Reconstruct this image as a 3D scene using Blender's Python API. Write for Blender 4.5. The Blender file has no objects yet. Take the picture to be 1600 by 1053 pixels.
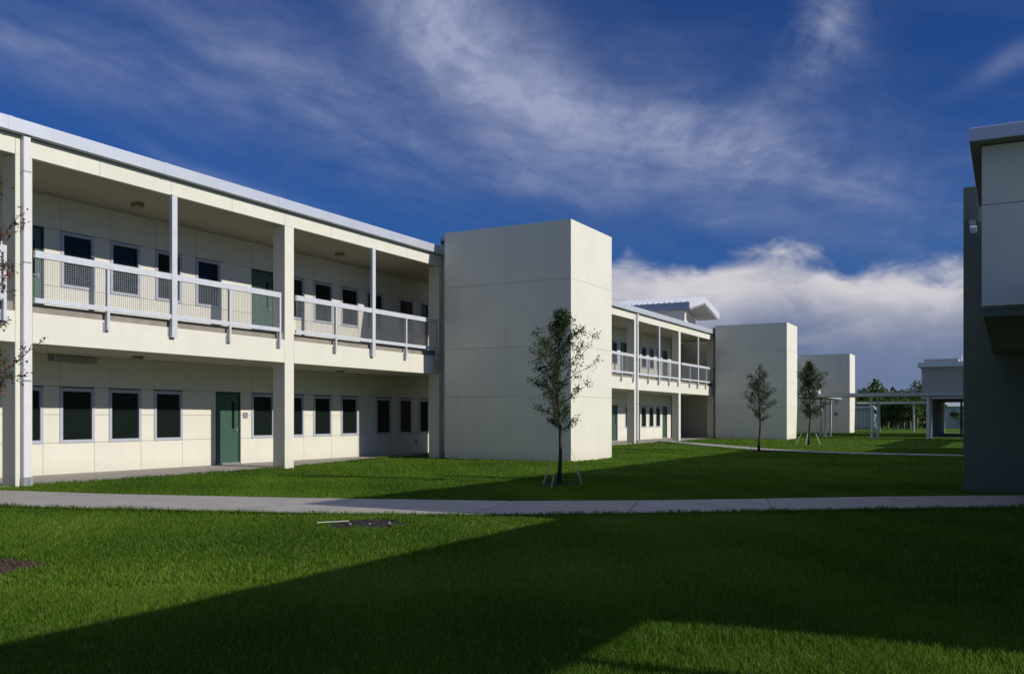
import bpy, math, random
import numpy as np
from mathutils import Vector
random.seed(7); rng = np.random.default_rng(7)
sc = bpy.context.scene
COL = sc.collection
# ------------------------------------------------------------------ camera
T = math.atan(777/1435)
cd = bpy.data.cameras.new('camera'); cam = bpy.data.objects.new('camera', cd); COL.objects.link(cam)
cam.location = (0, 0, 1.5); cam.rotation_euler = (math.pi/2, 0, T)
cd.sensor_width = 36; cd.lens = 1435/1600*36; cd.shift_y = 126.5/1600
cd.clip_end = 5000; cd.clip_start = .05
sc.camera = cam
# ------------------------------------------------------------------ sun, sky
SUN = Vector((1, .09, .503)).normalized()
EL = math.asin(SUN.z); AZ = math.atan2(SUN.x, SUN.y)
sl = bpy.data.lights.new('sun', 'SUN'); so = bpy.data.objects.new('sun', sl); COL.objects.link(so)
so.rotation_euler = SUN.to_track_quat('Z', 'Y').to_euler(); so.location = (60, 5, 40)
sl.energy = 4.1; sl.angle = math.radians(.5); sl.color = (1, .94, .835)
sc.view_settings.view_transform = 'Standard'; sc.view_settings.look = 'None'
sc.view_settings.exposure = 0; sc.view_settings.gamma = 1; sc.view_settings.use_curve_mapping = False
SKY_STRENGTH = .1

class S:                                     # node sockets with arithmetic
    def __init__(s, nt, k): s.nt, s.k = nt, k
    def op(s, o, *a, clamp=False):
        n = s.nt.nodes.new('ShaderNodeMath'); n.operation = o; n.use_clamp = clamp
        for i, v in enumerate((s,)+a):
            if isinstance(v, S): s.nt.links.new(v.k, n.inputs[i])
            else: n.inputs[i].default_value = v
        return S(s.nt, n.outputs[0])
    def __add__(s, o): return s.op('ADD', o)
    __radd__ = __add__
    def __mul__(s, o): return s.op('MULTIPLY', o)
    __rmul__ = __mul__
    def __sub__(s, o): return s.op('SUBTRACT', o)
    def __rsub__(s, o): return (s*-1.)+o
    def __truediv__(s, o): return s.op('DIVIDE', o)
    def clamp(s): return s.op('ADD', 0., clamp=True)
    def max(s, o): return s.op('MAXIMUM', o)
    def min(s, o): return s.op('MINIMUM', o)
    def smooth(s, a, b, c=0., d=1.):
        n = s.nt.nodes.new('ShaderNodeMapRange'); n.interpolation_type = 'SMOOTHSTEP'
        s.nt.links.new(s.k, n.inputs['Value'])
        n.inputs['From Min'].default_value = a; n.inputs['From Max'].default_value = b
        n.inputs['To Min'].default_value = c; n.inputs['To Max'].default_value = d
        return S(s.nt, n.outputs[0])
def comb(nt, x, y, z=0.):
    n = nt.nodes.new('ShaderNodeCombineXYZ')
    for i, v in enumerate((x, y, z)):
        if isinstance(v, S): nt.links.new(v.k, n.inputs[i])
        else: n.inputs[i].default_value = v
    return n.outputs[0]
def noise(nt, vec, scale=1., detail=5., rough=.55, dist=0., dim='3D', out=0):
    n = nt.nodes.new('ShaderNodeTexNoise'); n.noise_dimensions = dim
    if vec is not None: nt.links.new(vec, n.inputs['Vector'])
    n.inputs['Scale'].default_value = scale; n.inputs['Detail'].default_value = detail
    n.inputs['Roughness'].default_value = rough; n.inputs['Distortion'].default_value = dist
    return S(nt, n.outputs[out])
def mixc(nt, f, a, b, mode='MIX'):
    n = nt.nodes.new('ShaderNodeMix'); n.data_type = 'RGBA'; n.blend_type = mode
    if isinstance(f, S): nt.links.new(f.k, n.inputs[0])
    else: n.inputs[0].default_value = f
    for i, v in ((6, a), (7, b)):
        if isinstance(v, tuple): n.inputs[i].default_value = v+(1,) if len(v) == 3 else v
        else: nt.links.new(v, n.inputs[i])
    return n.outputs[2]

w = bpy.data.worlds.new('World'); sc.world = w; w.use_nodes = True
nt = w.node_tree; bg = nt.nodes['Background']; bg.inputs['Strength'].default_value = SKY_STRENGTH
st = nt.nodes.new('ShaderNodeTexSky'); st.sky_type = 'NISHITA'; st.sun_disc = False
st.sun_elevation = EL; st.sun_rotation = AZ; st.altitude = 0; st.air_density = 1; st.dust_density = .3; st.ozone_density = 2.5
tc = nt.nodes.new('ShaderNodeTexCoord'); sp = nt.nodes.new('ShaderNodeSeparateXYZ')
nt.links.new(tc.outputs['Generated'], sp.inputs[0])
dx, dy, dz = (S(nt, sp.outputs[i]) for i in range(3))
c_, s_ = math.cos(T), math.sin(T)
fwd = dy*c_-dx*s_; rgt = dx*c_+dy*s_
az = rgt.op('ARCTAN2', fwd)*25.04*57.29578           # azimuth in 1/25 degree, 0 straight ahead
el = dz.op('ARCSINE')*25.04*57.29578
D2 = 1435*math.pi/180
def pix(x, y):                                       # sky position -> (azimuth, elevation) in those units
    a = math.atan((x-800)/1435); e = math.atan((653-y)/1435*math.cos(a))
    return math.degrees(a)*25.04, math.degrees(e)*25.04
az, el = az*1., el*1.
warp = noise(nt, comb(nt, az*.003, el*.003, 3.1), 1., 3.)
warp2 = noise(nt, comb(nt, az*.003, el*.003, 9.7), 1., 3.)
azw = az+(warp-.5)*110.; elw = el+(warp2-.5)*60.
def blob(px, py, L, W, ang, streng, soft=1.):
    a0, e0 = pix(px, py); t = math.radians(ang)      # ang: clockwise, downwards to the right
    x = azw-a0; y = (elw-e0)*-1.
    u = (x*math.cos(t)+y*math.sin(t))/L; v = (y*math.cos(t)-x*math.sin(t))/W
    r = (u*u+v*v)
    return r.op('MULTIPLY', -1.).op('EXPONENT')*streng
def streak(ang, su, sv, seed, det=6., rough=.6):
    t = math.radians(ang); y = elw*-1.
    u = azw*math.cos(t)+y*math.sin(t); v = y*math.cos(t)-azw*math.sin(t)
    return noise(nt, comb(nt, u*su, v*sv, seed), 1., det, rough, .3)
sA = streak(38, .0022, .008, 1.3, 7., .55)*.8+streak(30, .006, .014, 4.4, 7., .62)*.2; sB = streak(15, .0018, .0085, 5.2, 7., .55)*.78+streak(11, .005, .016, 2.6, 7., .6)*.22; sC = streak(-55, .006, .011, 8.1)
sW = noise(nt, comb(nt, azw*.006, elw*.009, 2.2), 1., 8., .6, .6)
sF = noise(nt, comb(nt, azw*.02, elw*.03, 4.2), 1., 6., .6, .4)
veil = (blob(770, 85, 200, 75, 42, 1.05)+blob(640, -10, 130, 75, 42, .75))*sA.smooth(.25, .8, .45, 1.2)
veil = veil+blob(1000, 215, 360, 110, 16, .62)*sB.smooth(.3, .72, .12, 1.3)*sW.smooth(.2, .7, .5, 1.15)
veil = veil+blob(1190, 240, 150, 45, 20, .35)*sW.smooth(.35, .7)
veil = veil+blob(120, 95, 360, 50, 11, .36)*sB.smooth(.35, .7, .2, 1.3)
veil = veil+blob(480, 140, 330, 60, 24, .30)*sB.smooth(.36, .7, .1, 1.4)
veil = veil+blob(350, 30, 260, 50, 20, .14)*sA.smooth(.3, .7)
veil = veil+blob(820, 300, 300, 60, 9, .34)*sB.smooth(.38, .68, .1, 1.3)
veil = veil+blob(360, 285, 120, 12, 17, .22)
veil = veil+blob(1300, 10, 105, 50, -62, .62)*sW.smooth(.34, .66)+blob(1265, 70, 70, 40, -50, .35)*sC.smooth(.35, .65)
veil = veil+blob(1600, 80, 60, 16, -22, .40)*sW.smooth(.3, .6)
veil = veil+blob(1500, 330, 300, 90, 10, .12)*sB.smooth(.35, .7)
# cirrus beyond the view, thickened overhead to add fill light on the lawn
wide = noise(nt, comb(nt, azw*.0015, elw*.003, 6.6), 1., 4., .5).smooth(.45, .75, 0., .45)*sB.smooth(.3, .75, .3, 1.)
outside = az.op('ABSOLUTE').smooth(760, 1200)
up = el.smooth(640, 950)
veil = (veil*sF.smooth(.25, .75, .72, 1.22)*.90+wide*(outside.max(up))+el.smooth(650, 1150)*sW.smooth(.1, .8, .55, 1.)+sB.smooth(.5, .8, 0, .10)+.015).clamp()
# cloud bank low over the horizon
n1 = noise(nt, comb(nt, az*.0045, el*.0085, 12.), 1., 7., .52, .35)
n2 = noise(nt, comb(nt, az*.0105, el*.019, 21.), 1., 7., .55, .5)
n3 = noise(nt, comb(nt, az*.0022, el*.004, 31.), 1., 2., .5)
edge = 228.+(n3-.5)*70.
hgt = edge+(n1-.5)*135.+(n2-.5)*95.-el+blob(1235, 390, 80, 400, 0, 26.)-blob(1330, 400, 60, 400, 0, 16.)-blob(1480, 400, 90, 400, 0, 26.)-blob(1080, 400, 70, 400, 0, 14.)
aa = az.smooth(-160, 60, -230, 25.)+az.smooth(150, 500, 0., -25.)+(az-1400.).smooth(0, 800, 0, -60.)   # thinner bank to the left
back = az.op('ABSOLUTE').smooth(1400, 2200, 0., -70.)
hgt = hgt+aa+back
bank = hgt.smooth(-14, 34)
lit = (hgt.smooth(0, 130, 1., 0.)*.85+n2.smooth(.4, .7, 0, .5)+n1.smooth(.4, .65, 0, .35)-.12).clamp()
low = el.smooth(55, 190)
lit = (lit*low).clamp()
K = 1/SKY_STRENGTH
cl = mixc(nt, lit, (.150*K, .198*K, .330*K), (.64*K, .62*K, .655*K))
tint = mixc(nt, 1., st.outputs[0], (.095, .275, .640), 'MULTIPLY')
v1 = mixc(nt, veil, tint, (.31*K, .355*K, .52*K))
fin = mixc(nt, bank*.97, v1, cl)
nt.links.new(fin, bg.inputs['Color'])

# ------------------------------------------------------------------ materials
def mat(name, col, rough=.6, metal=0., spec=.5, noise_amt=0., nscale=3., bump=0., bscale=60., grime=0., col2=None, vary=0., splash=0.):
    m = bpy.data.materials.new(name); m.use_nodes = True; n = m.node_tree
    b = n.nodes['Principled BSDF']; b.inputs['Roughness'].default_value = rough; b.inputs['Metallic'].default_value = metal
    b.inputs['Specular IOR Level'].default_value = spec; b.inputs['Base Color'].default_value = (*col, 1)
    g = n.nodes.new('ShaderNodeNewGeometry'); pos = g.outputs['Position']
    c = col
    if noise_amt:
        f = noise(n, pos, nscale, 6., .6).smooth(.3, .7)
        k2 = col2 or tuple(v*(1-noise_amt) for v in col)
        c = mixc(n, f, k2, col)
    if grime:
        mp = n.nodes.new('ShaderNodeMapping'); n.links.new(pos, mp.inputs[0]); mp.inputs['Scale'].default_value = (3.5, 3.5, .25)
        f = noise(n, mp.outputs[0], 1.4, 6., .65).smooth(.48, .8, 0, grime)
        c = mixc(n, f, c, tuple(v*.72 for v in col))
        f2 = noise(n, pos, 26., 4., .6).smooth(.35, .7, 0, grime*.5)
        c = mixc(n, f2, c, tuple(v*.86 for v in col))
    if splash:                                       # soil splashed on the foot of the wall
        sx = n.nodes.new('ShaderNodeSeparateXYZ'); n.links.new(pos, sx.inputs[0]); z = S(n, sx.outputs[2])
        f3 = (z-noise(n, pos, 5., 5., .7)*.55).smooth(-.32, .18, splash, 0.)
        c = mixc(n, f3, c, (.22, .20, .13))
    if vary:                                         # one panel a shade off its neighbour
        oi = n.nodes.new('ShaderNodeObjectInfo'); c = mixc(n, S(n, oi.outputs['Random'])*vary, c, tuple(v*.80 for v in col))
    if not isinstance(c, tuple): n.links.new(c, b.inputs['Base Color'])
    if bump:
        bn = n.nodes.new('ShaderNodeBump'); bn.inputs['Strength'].default_value = bump; bn.inputs['Distance'].default_value = .01
        nn = noise(n, pos, bscale, 4., .6); n.links.new(nn.k, bn.inputs['Height']); n.links.new(bn.outputs[0], b.inputs['Normal'])
    return m
CREAM = (.69, .672, .59)
M = dict(
    stucco=mat('cream_stucco', CREAM, .85, spec=.25, noise_amt=.05, nscale=1.3, bump=.35, bscale=90, grime=.20, vary=.18, splash=.16),
    tower=mat('tower_stucco', (.70, .685, .605), .85, spec=.25, noise_amt=.06, nscale=.9, bump=.45, bscale=70, grime=.26, vary=.15, splash=.18),
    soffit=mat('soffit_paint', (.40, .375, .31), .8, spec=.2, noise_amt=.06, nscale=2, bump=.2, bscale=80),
    joint=mat('joint_sealant', (.42, .40, .34), .9),  # backing colour that shows in the panel joints
    fascia=mat('coated_fascia_metal', (.60, .63, .69), .38, metal=.35, noise_amt=.07, nscale=1.5),
    roof=mat('seamed_roof_metal', (.60, .64, .70), .4, metal=.15, noise_amt=.10, nscale=1.2),
    white=mat('white_steel_paint', (.56, .58, .64), .45, noise_amt=.10, nscale=6, grime=.3),
    pipe=mat('downspout_paint', (.66, .66, .70), .4, noise_amt=.06, nscale=4),
    galv=mat('galvanised_steel', (.40, .42, .46), .42, metal=.6, noise_amt=.25, nscale=9),
    frame=mat('window_aluminium', (.43, .45, .53), .45, metal=.1, noise_amt=.06, nscale=5),
    green=mat('green_door_paint', (.042, .098, .070), .42, noise_amt=.12, nscale=3),
    dgreen=mat('dark_green_frame', (.015, .04, .03), .5),
    conc=mat('pavement_concrete', (.40, .375, .345), .85, spec=.25, noise_amt=.22, nscale=1.6, bump=.4, bscale=120, grime=.6, vary=.5),
    edge=mat('slab_edge_concrete', (.30, .27, .23), .9, spec=.2, noise_amt=.25, nscale=2.5, bump=.3, bscale=80),
    gap=mat('joint_dirt', (.10, .09, .07), .95, noise_amt=.4, nscale=20),
    dark=mat('dark_interior', (.02, .022, .02), .8),
    lamp=mat('lamp_glass', (.26, .23, .14), .4), plate=mat('plate_grey', (.22, .21, .27), .5),
    bark=mat('sapling_bark', (.055, .045, .035), .9, noise_amt=.4, nscale=25, bump=.6, bscale=60),
    paleb=mat('pale_bark', (.30, .27, .22), .9, noise_amt=.4, nscale=12),
    stake=mat('stake_white', (.50, .50, .48), .6), soil=mat('mulch_soil', (.022, .018, .014), .95, noise_amt=.5, nscale=30, bump=1, bscale=50),
    pebble=mat('pebble_grey', (.22, .215, .21), .8, noise_amt=.4, nscale=20),
    chip=mat('bark_chip', (.075, .040, .026), .9, noise_amt=.5, nscale=30),
    grey=mat('grey_canopy_paint', (.40, .43, .48), .5, noise_amt=.08, nscale=3),
    shade=mat('shaded_weathered_panel', (.36, .36, .36), .8, noise_amt=.2, nscale=.6, grime=.5),  # grey base stands for shaded faces; the grime streaks are wear
    fin=mat('fin_wall_shade', (.155, .18, .140), .88, spec=.2, noise_amt=.10, nscale=.8, bump=.4, bscale=70, grime=.3),  # darker than the stucco: shade under the overhang put into the colour
    rstuc=mat('courtyard_wall_stucco', (.66, .65, .58), .88, spec=.2, noise_amt=.08, nscale=.8, bump=.4, bscale=70, grime=.3),
)
gm = bpy.data.materials.new('window_glass'); gm.use_nodes = True; b = gm.node_tree.nodes['Principled BSDF']
b.inputs['Base Color'].default_value = (.008, .013, .011, 1); b.inputs['Roughness'].default_value = .14; b.inputs['Specular IOR Level'].default_value = .14
M['glass'] = gm
def leafy(name, cols, rough=.55, trans=.35, spec=.25):
    m = bpy.data.materials.new(name); m.use_nodes = True; n = m.node_tree; b = n.nodes['Principled BSDF']
    at = n.nodes.new('ShaderNodeAttribute'); at.attribute_name = 'tone'
    r = n.nodes.new('ShaderNodeValToRGB'); n.links.new(at.outputs['Fac'], r.inputs[0])
    e = r.color_ramp.elements; e[0].position = cols[0][0]; e[0].color = (*cols[0][1], 1); e[1].position = cols[-1][0]; e[1].color = (*cols[-1][1], 1)
    for p_, c in cols[1:-1]: q = e.new(p_); q.color = (*c, 1)
    n.links.new(r.outputs[0], b.inputs['Base Color']); b.inputs['Roughness'].default_value = rough; b.inputs['Specular IOR Level'].default_value = spec
    tr = n.nodes.new('ShaderNodeBsdfTranslucent'); n.links.new(r.outputs[0], tr.inputs[0])
    mx = n.nodes.new('ShaderNodeMixShader'); mx.inputs[0].default_value = trans
    n.links.new(b.outputs[0], mx.inputs[1]); n.links.new(tr.outputs[0], mx.inputs[2])
    n.links.new(mx.outputs[0], n.nodes['Material Output'].inputs[0])
    return m
M['blade'] = leafy('grass_blades', [(0., (.045, .105, .012)), (.5, (.108, .205, .016)), (.85, (.175, .285, .028)), (1., (.30, .31, .11))], .6, .45, .12)
M['leaf'] = leafy('oak_leaves', [(0., (.020, .045, .015)), (.6, (.045, .085, .025)), (1., (.085, .10, .03))])
M['rleaf'] = leafy('turning_oak_leaves', [(0., (.020, .040, .015)), (.45, (.045, .07, .02)), (.62, (.14, .045, .02)), (1., (.26, .055, .02))])
M['bush'] = leafy('far_foliage', [(0., (.020, .042, .010)), (.6, (.065, .115, .022)), (1., (.13, .18, .04))])
# lawn sheet
m = bpy.data.materials.new('lawn_soil_and_thatch'); m.use_nodes = True; n = m.node_tree; b = n.nodes['Principled BSDF']
b.inputs['Roughness'].default_value = .95; b.inputs['Specular IOR Level'].default_value = .1
g = n.nodes.new('ShaderNodeNewGeometry'); P_ = g.outputs['Position']
c = mixc(n, noise(n, P_, 14., 6., .7).smooth(.3, .7), (.040, .085, .008), (.095, .175, .012))
c = mixc(n, noise(n, P_, .35, 4., .6).smooth(.35, .7, 0, .35), c, (.12, .18, .015))
c = mixc(n, noise(n, P_, 60., 3., .7).smooth(.45, .7, 0, .6), c, (.035, .075, .008))
n.links.new(c, b.inputs['Base Color'])
bn = n.nodes.new('ShaderNodeBump'); bn.inputs['Strength'].default_value = .9; bn.inputs['Distance'].default_value = .05
n.links.new(noise(n, P_, 22., 5., .7).k, bn.inputs['Height']); n.links.new(bn.outputs[0], b.inputs['Normal'])
M['lawn'] = m

# ------------------------------------------------------------------ builders
WORLD = {}                                            # object name -> world location
class MB:
    def __init__(s): s.v = []; s.f = []
    def box(s, x0, x1, y0, y1, z0, z1):
        o = len(s.v); s.v += [(x0,y0,z0),(x1,y0,z0),(x1,y1,z0),(x0,y1,z0),(x0,y0,z1),(x1,y0,z1),(x1,y1,z1),(x0,y1,z1)]
        s.f += [tuple(o+i for i in q) for q in ((0,3,2,1),(4,5,6,7),(0,1,5,4),(1,2,6,5),(2,3,7,6),(3,0,4,7))]; return s
    def hexa(s, pts):                                  # 8 points, bottom ring then top ring
        o = len(s.v); s.v += [tuple(p) for p in pts]
        s.f += [tuple(o+i for i in q) for q in ((0,3,2,1),(4,5,6,7),(0,1,5,4),(1,2,6,5),(2,3,7,6),(3,0,4,7))]; return s
    def prism(s, poly, z0, z1):
        o = len(s.v); k = len(poly); s.v += [(x,y,z0) for x,y in poly]+[(x,y,z1) for x,y in poly]
        s.f.append(tuple(o+k+i for i in range(k))); s.f.append(tuple(o+i for i in reversed(range(k))))
        for i in range(k): j = (i+1) % k; s.f.append((o+i, o+j, o+k+j, o+k+i))
        return s
    def tube(s, pts, rad, n=7):
        o = len(s.v); pts = [Vector(p) for p in pts]
        for i, p in enumerate(pts):
            d = (pts[min(i+1, len(pts)-1)]-pts[max(i-1, 0)]).normalized()
            a = d.orthogonal().normalized(); c = d.cross(a)
            for k in range(n):
                t = 2*math.pi*k/n; s.v.append(tuple(p+(a*math.cos(t)+c*math.sin(t))*rad[i]))
        for i in range(len(pts)-1):
            for k in range(n):
                k2 = (k+1) % n; s.f.append((o+i*n+k, o+i*n+k2, o+(i+1)*n+k2, o+(i+1)*n+k))
        s.f.append(tuple(o+k for k in reversed(range(n)))); s.f.append(tuple(o+(len(pts)-1)*n+k for k in range(n)))
        return s
    def build(s, name, material, parent=None, bevel=0., smooth=False, **props):
        xs, ys, zs = zip(*s.v); org = Vector(((min(xs)+max(xs))/2, (min(ys)+max(ys))/2, min(zs)))
        me = bpy.data.meshes.new(name)
        me.from_pydata([(x-org.x, y-org.y, z-org.z) for x, y, z in s.v], [], s.f); me.update()
        me.materials.append(material)
        if smooth: me.polygons.foreach_set('use_smooth', [True]*len(me.polygons))
        o = bpy.data.objects.new(name, me); COL.objects.link(o)
        WORLD[o.name] = org
        if parent: o.parent = parent; o.location = org-WORLD[parent.name]
        else: o.location = org
        if bevel:
            bv = o.modifiers.new('bevel', 'BEVEL'); bv.width = bevel; bv.segments = 1; bv.limit_method = 'ANGLE'
        for k, v in props.items(): o[k] = v
        return o
def thing(name, loc, label, cat, group=None):
    o = bpy.data.objects.new(name, None); COL.objects.link(o); o.location = loc; o.empty_display_size = .3
    WORLD[o.name] = Vector(loc); o['label'] = label; o['category'] = cat
    if group: o['group'] = group
    return o
def arr_mesh(name, V, F, material, parent=None, tone=None, org=(0,0,0), **props):   # V (n,3), F (m,k)
    me = bpy.data.meshes.new(name); V = np.asarray(V, np.float32)-np.asarray(org, np.float32); F = np.asarray(F, np.int32); k = F.shape[1]
    me.vertices.add(len(V)); me.vertices.foreach_set('co', V.ravel())
    me.loops.add(F.size); me.loops.foreach_set('vertex_index', F.ravel())
    me.polygons.add(len(F)); me.polygons.foreach_set('loop_start', np.arange(0, F.size, k, dtype=np.int32))
    me.update(calc_edges=True); me.materials.append(material)
    if tone is not None:
        a = me.attributes.new('tone', 'FLOAT', 'POINT'); a.data.foreach_set('value', np.asarray(tone, np.float32))
    o = bpy.data.objects.new(name, me); COL.objects.link(o); WORLD[o.name] = Vector(org)
    o.location = Vector(org)-(WORLD[parent.name] if parent else Vector((0,0,0)))
    if parent: o.parent = parent
    for kk, v in props.items(): o[kk] = v
    return o

# ------------------------------------------------------------------ ground
gz = []
N = 60
xs = np.concatenate([[-2500,-600,-200], np.linspace(-60, 40, 101), [200,600,2500]])
ys = np.concatenate([[-2500,-600,-120], np.linspace(-20, 130, 151), [300,900,2500]])
def gh(x, y):
    k = np.clip((np.abs(x+8)-8)/30, 0, 1)
    return -.012+.010*np.sin(x*.9+1)*np.cos(y*.7)*(np.abs(x) < 60)*(np.abs(y) < 120)
X, Y = np.meshgrid(xs, ys); V = np.stack([X, Y, gh(X, Y)], -1).reshape(-1, 3)
nx = len(xs); I = np.arange(len(ys)-1)[:, None]*nx+np.arange(nx-1)[None]
arr_mesh('ground', V, np.stack([I, I+1, I+nx+1, I+nx], -1).reshape(-1, 4), M['lawn'], kind='structure')

FAR = [(-19.3,11.15),(-18.09,11.49),(-15,12.0),(-12.47,12.72),(-9.9,13.55),(-7.76,14.30),(-5.81,15.50),(-3.9,16.95),(-1.9,18.55),(.25,20.05),(2.6,20.75),(5.0,20.80)]
NEAR = [(-19.3,8.75),(-17.0,9.15),(-13.6,9.72),(-10.9,10.62),(-8.95,11.22),(-7.2,11.98),(-5.2,13.35),(-3.3,14.82),(-1.5,16.2),(.22,17.40),(2.6,18.5),(5.0,18.6)]
WK = [(-21.98,4.0),(-21.98,33.1),(-21.2,33.1),(-21.1,29.6),(-20.5,27.6),(-19.75,24),(-19.3,21.5),(-19.05,18.5),(-19.05,15.6),(-19.22,12.4),(-19.3,11.2),(-19.3,8.7),(-19.05,4.0)]
P2F = [(-19.6,57.2),(-18.4,56.3),(-16.2,53),(-13.7,49.6),(-11.6,46.6),(-10.1,44.6),(-8.8,43.2),(-7.4,42.35),(-5.6,41.7),(-4.1,41.2),(-1.7,40.9),(3,40.8)]
P2N = [(-19.6,55.4),(-18.9,54.6),(-17.0,51.9),(-14.7,48.5),(-12.9,46.0),(-11.2,43.9),(-9.8,42.3),(-8.0,41.0),(-6.1,40.15),(-4.4,39.75),(-1.8,39.4),(3,39.3)]
def slabs(name, far, near, z, label=None):
    body = MB(); o = None
    base = MB().prism(near+far[::-1], -.25, z-.012).build(name, M['gap'], kind='structure')
    for i in range(len(far)-1):
        a, b2, c2, d = Vector(near[i]), Vector(near[i+1]), Vector(far[i+1]), Vector(far[i])
        g = .007; e = (b2-a).normalized()*g; e2 = (c2-d).normalized()*g
        q = [a+e, b2-e, c2-e2, d+e2]; dz = random.uniform(-.003, .003)
        MB().prism([tuple(p) for p in q], z-.06, z+dz).build('concrete_slab', M['conc'], base)
slabs('sidewalk', FAR, NEAR, .035)
slabs('footpath', P2F, P2N, .035)
wk = MB().prism(WK, -.2, .0).build('walkway', M['edge'], kind='structure')
cuts = [4, 6.1, 8.2, 10.3, 12.45, 14.6, 16.7, 18.8, 20.95, 23, 25.1, 27.2, 29.3, 33.1]
def wx(y):                                           # lawn-side edge of the walkway
    pts = sorted([(p[1], p[0]) for p in WK[2:]]); return float(np.interp(y, [p[0] for p in pts], [p[1] for p in pts]))
for a, b2 in zip(cuts[:-1], cuts[1:]):
    ym = [a+.006]+[a+(b2-a)*k/4 for k in (1, 2, 3)]+[b2-.006]
    MB().prism([(-21.88, b2-.006), (-21.88, a+.006)]+[(wx(y)-.003, y) for y in ym], -.05, .02).build('concrete_slab', M['conc'], wk)
wk2 = MB().box(-22.2, -19.55, 33.4, 66, -.2, .02).build('walkway', M['conc'], kind='structure')

def poly_in(px, py, poly):
    ins = np.zeros(len(px), bool); n_ = len(poly)
    for i in range(n_):
        x1, y1 = poly[i]; x2, y2 = poly[(i+1) % n_]
        if y1 == y2: continue
        c = ((y1 > py) != (y2 > py)) & (px < (x2-x1)*(py-y1)/(y2-y1)+x1); ins ^= c
    return ins
RINGS = [(-9.02, 5.44, .62), (-7.92, 10.38, .56), (-9.09, 19.08, .45), (-9.82, 41.4, .5)]
BLOCK = [(-18.5,-13.33,28.9,32.6), (-40,-19.08,12.45,12.95), (-40,-19.08,20.9,21.4), (-40,-19.0,28.8,33.2), (-40,-19.5,33,70), (-18.9,-13.85,66.6,70.4), (-.85,9,20.98,44), (.5,4.2,6.85,12.9), (-40,-21,0,34)]
def lawn_ok(x, y):
    ok = ~poly_in(x, y, NEAR+FAR[::-1]) & ~poly_in(x, y, P2N+P2F[::-1]) & ~poly_in(x, y, WK)
    for cx, cy, r in RINGS:
        wob = 1+.18*np.sin(5*np.arctan2(y-cy, x-cx)+cx)+.1*np.sin(11*np.arctan2(y-cy, x-cx))
        ok &= (x-cx)**2+(y-cy)**2 > (r*wob)**2
    for a, b2, c2, d in BLOCK: ok &= ~((x > a) & (x < b2) & (y > c2) & (y < d))
    return ok
def sector(n, w0, w1, pad=1.06):                     # points in the seen part of the lawn, depth w0..w1
    wv = np.sqrt(rng.uniform(w0*w0, w1*w1, n)); k = rng.uniform(-.5575*pad, .5575*pad, n); u = k*wv
    return u*c_-wv*s_, u*s_+wv*c_
def patchy(x, y):
    return .5+.22*np.sin(x*1.7+2*np.sin(y*.9))+.18*np.sin(y*2.3+1.5*np.sin(x*1.3))+.12*np.sin(x*5.1+y*4.3)
Vs, Fs, Ts = [], [], []; off = 0
def blades(x, y, hmin, hmax, wmin, wmax, seg=2, lean=.55):
    global off
    n_ = len(x)
    h = rng.uniform(hmin, hmax, n_)*(0.8+.4*patchy(x*3, y*3)); wd = rng.uniform(wmin, wmax, n_)/2
    th = rng.uniform(0, 2*np.pi, n_); le = rng.beta(1.6, 1.6, n_)*lean*h*1.6; ph = rng.uniform(0, 2*np.pi, n_)
    ax, ay = np.cos(th)*wd, np.sin(th)*wd; lx, ly = np.cos(ph)*le, np.sin(ph)*le; z0 = gh(x, y)-.005
    if seg == 2:
        P = np.stack([np.stack([x-ax, y-ay, z0], -1), np.stack([x+ax, y+ay, z0], -1),
                      np.stack([x-ax*.85+lx*.4, y-ay*.85+ly*.4, z0+h*.62], -1), np.stack([x+ax*.85+lx*.4, y+ay*.85+ly*.4, z0+h*.62], -1),
                      np.stack([x+lx, y+ly, z0+h], -1)], 1)
        f = np.array([[0,1,3],[0,3,2],[2,3,4]])
    else:
        P = np.stack([np.stack([x-ax, y-ay, z0], -1), np.stack([x+ax, y+ay, z0], -1), np.stack([x+lx, y+ly, z0+h], -1)], 1)
        f = np.array([[0,1,2]])
    k = P.shape[1]; idx = off+np.arange(n_)[:, None, None]*k+f[None]
    t = np.clip(rng.normal(.42, .2, n_)+(patchy(x*.5, y*.5)-.5)*.55, 0, .93); t[rng.random(n_) < .035] = 1.
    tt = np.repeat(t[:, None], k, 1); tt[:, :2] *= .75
    Vs.append(P.reshape(-1, 3)); Fs.append(idx.reshape(-1, 3)); Ts.append(tt.ravel()); off += n_*k
def zone(n, w0, w1, *a, **k):
    x, y = sector(n, w0, w1); 
    j = patchy(x*2.1, y*2.1) > rng.uniform(-.3, .55, n)
    ok = lawn_ok(x, y) & j; blades(x[ok], y[ok], *a, **k)
zone(250000, 4.9, 8, .04, .085, .004, .0075)
zone(330000, 8, 14, .035, .08, .006, .010)
zone(300000, 14, 24, .03, .07, .011, .018, seg=1)
zone(260000, 24, 45, .03, .065, .018, .032, seg=1)
zone(160000, 45, 90, .03, .07, .035, .06, seg=1)
# ragged fringe along the paving
def fringe(line, n_, spread=.05):
    L = np.array(line); seg = np.linalg.norm(np.diff(L, axis=0), axis=1); cum = np.concatenate([[0], np.cumsum(seg)])
    t = rng.uniform(0, cum[-1], n_); x = np.interp(t, cum, L[:, 0])+rng.normal(0, spread, n_); y = np.interp(t, cum, L[:, 1])+rng.normal(0, spread, n_)
    ok = lawn_ok(x, y); blades(x[ok], y[ok], .06, .11, .007, .013)
fringe(NEAR[1:], 16000); fringe(FAR[1:], 12000); fringe(P2N, 5000); fringe(P2F, 5000); fringe(WK[2:], 12000)
grass = arr_mesh('grass', np.concatenate(Vs), np.concatenate(Fs), M['blade'], tone=np.concatenate(Ts), kind='stuff',
                 label='short green lawn grass covering the courtyard', category='grass')

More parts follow.
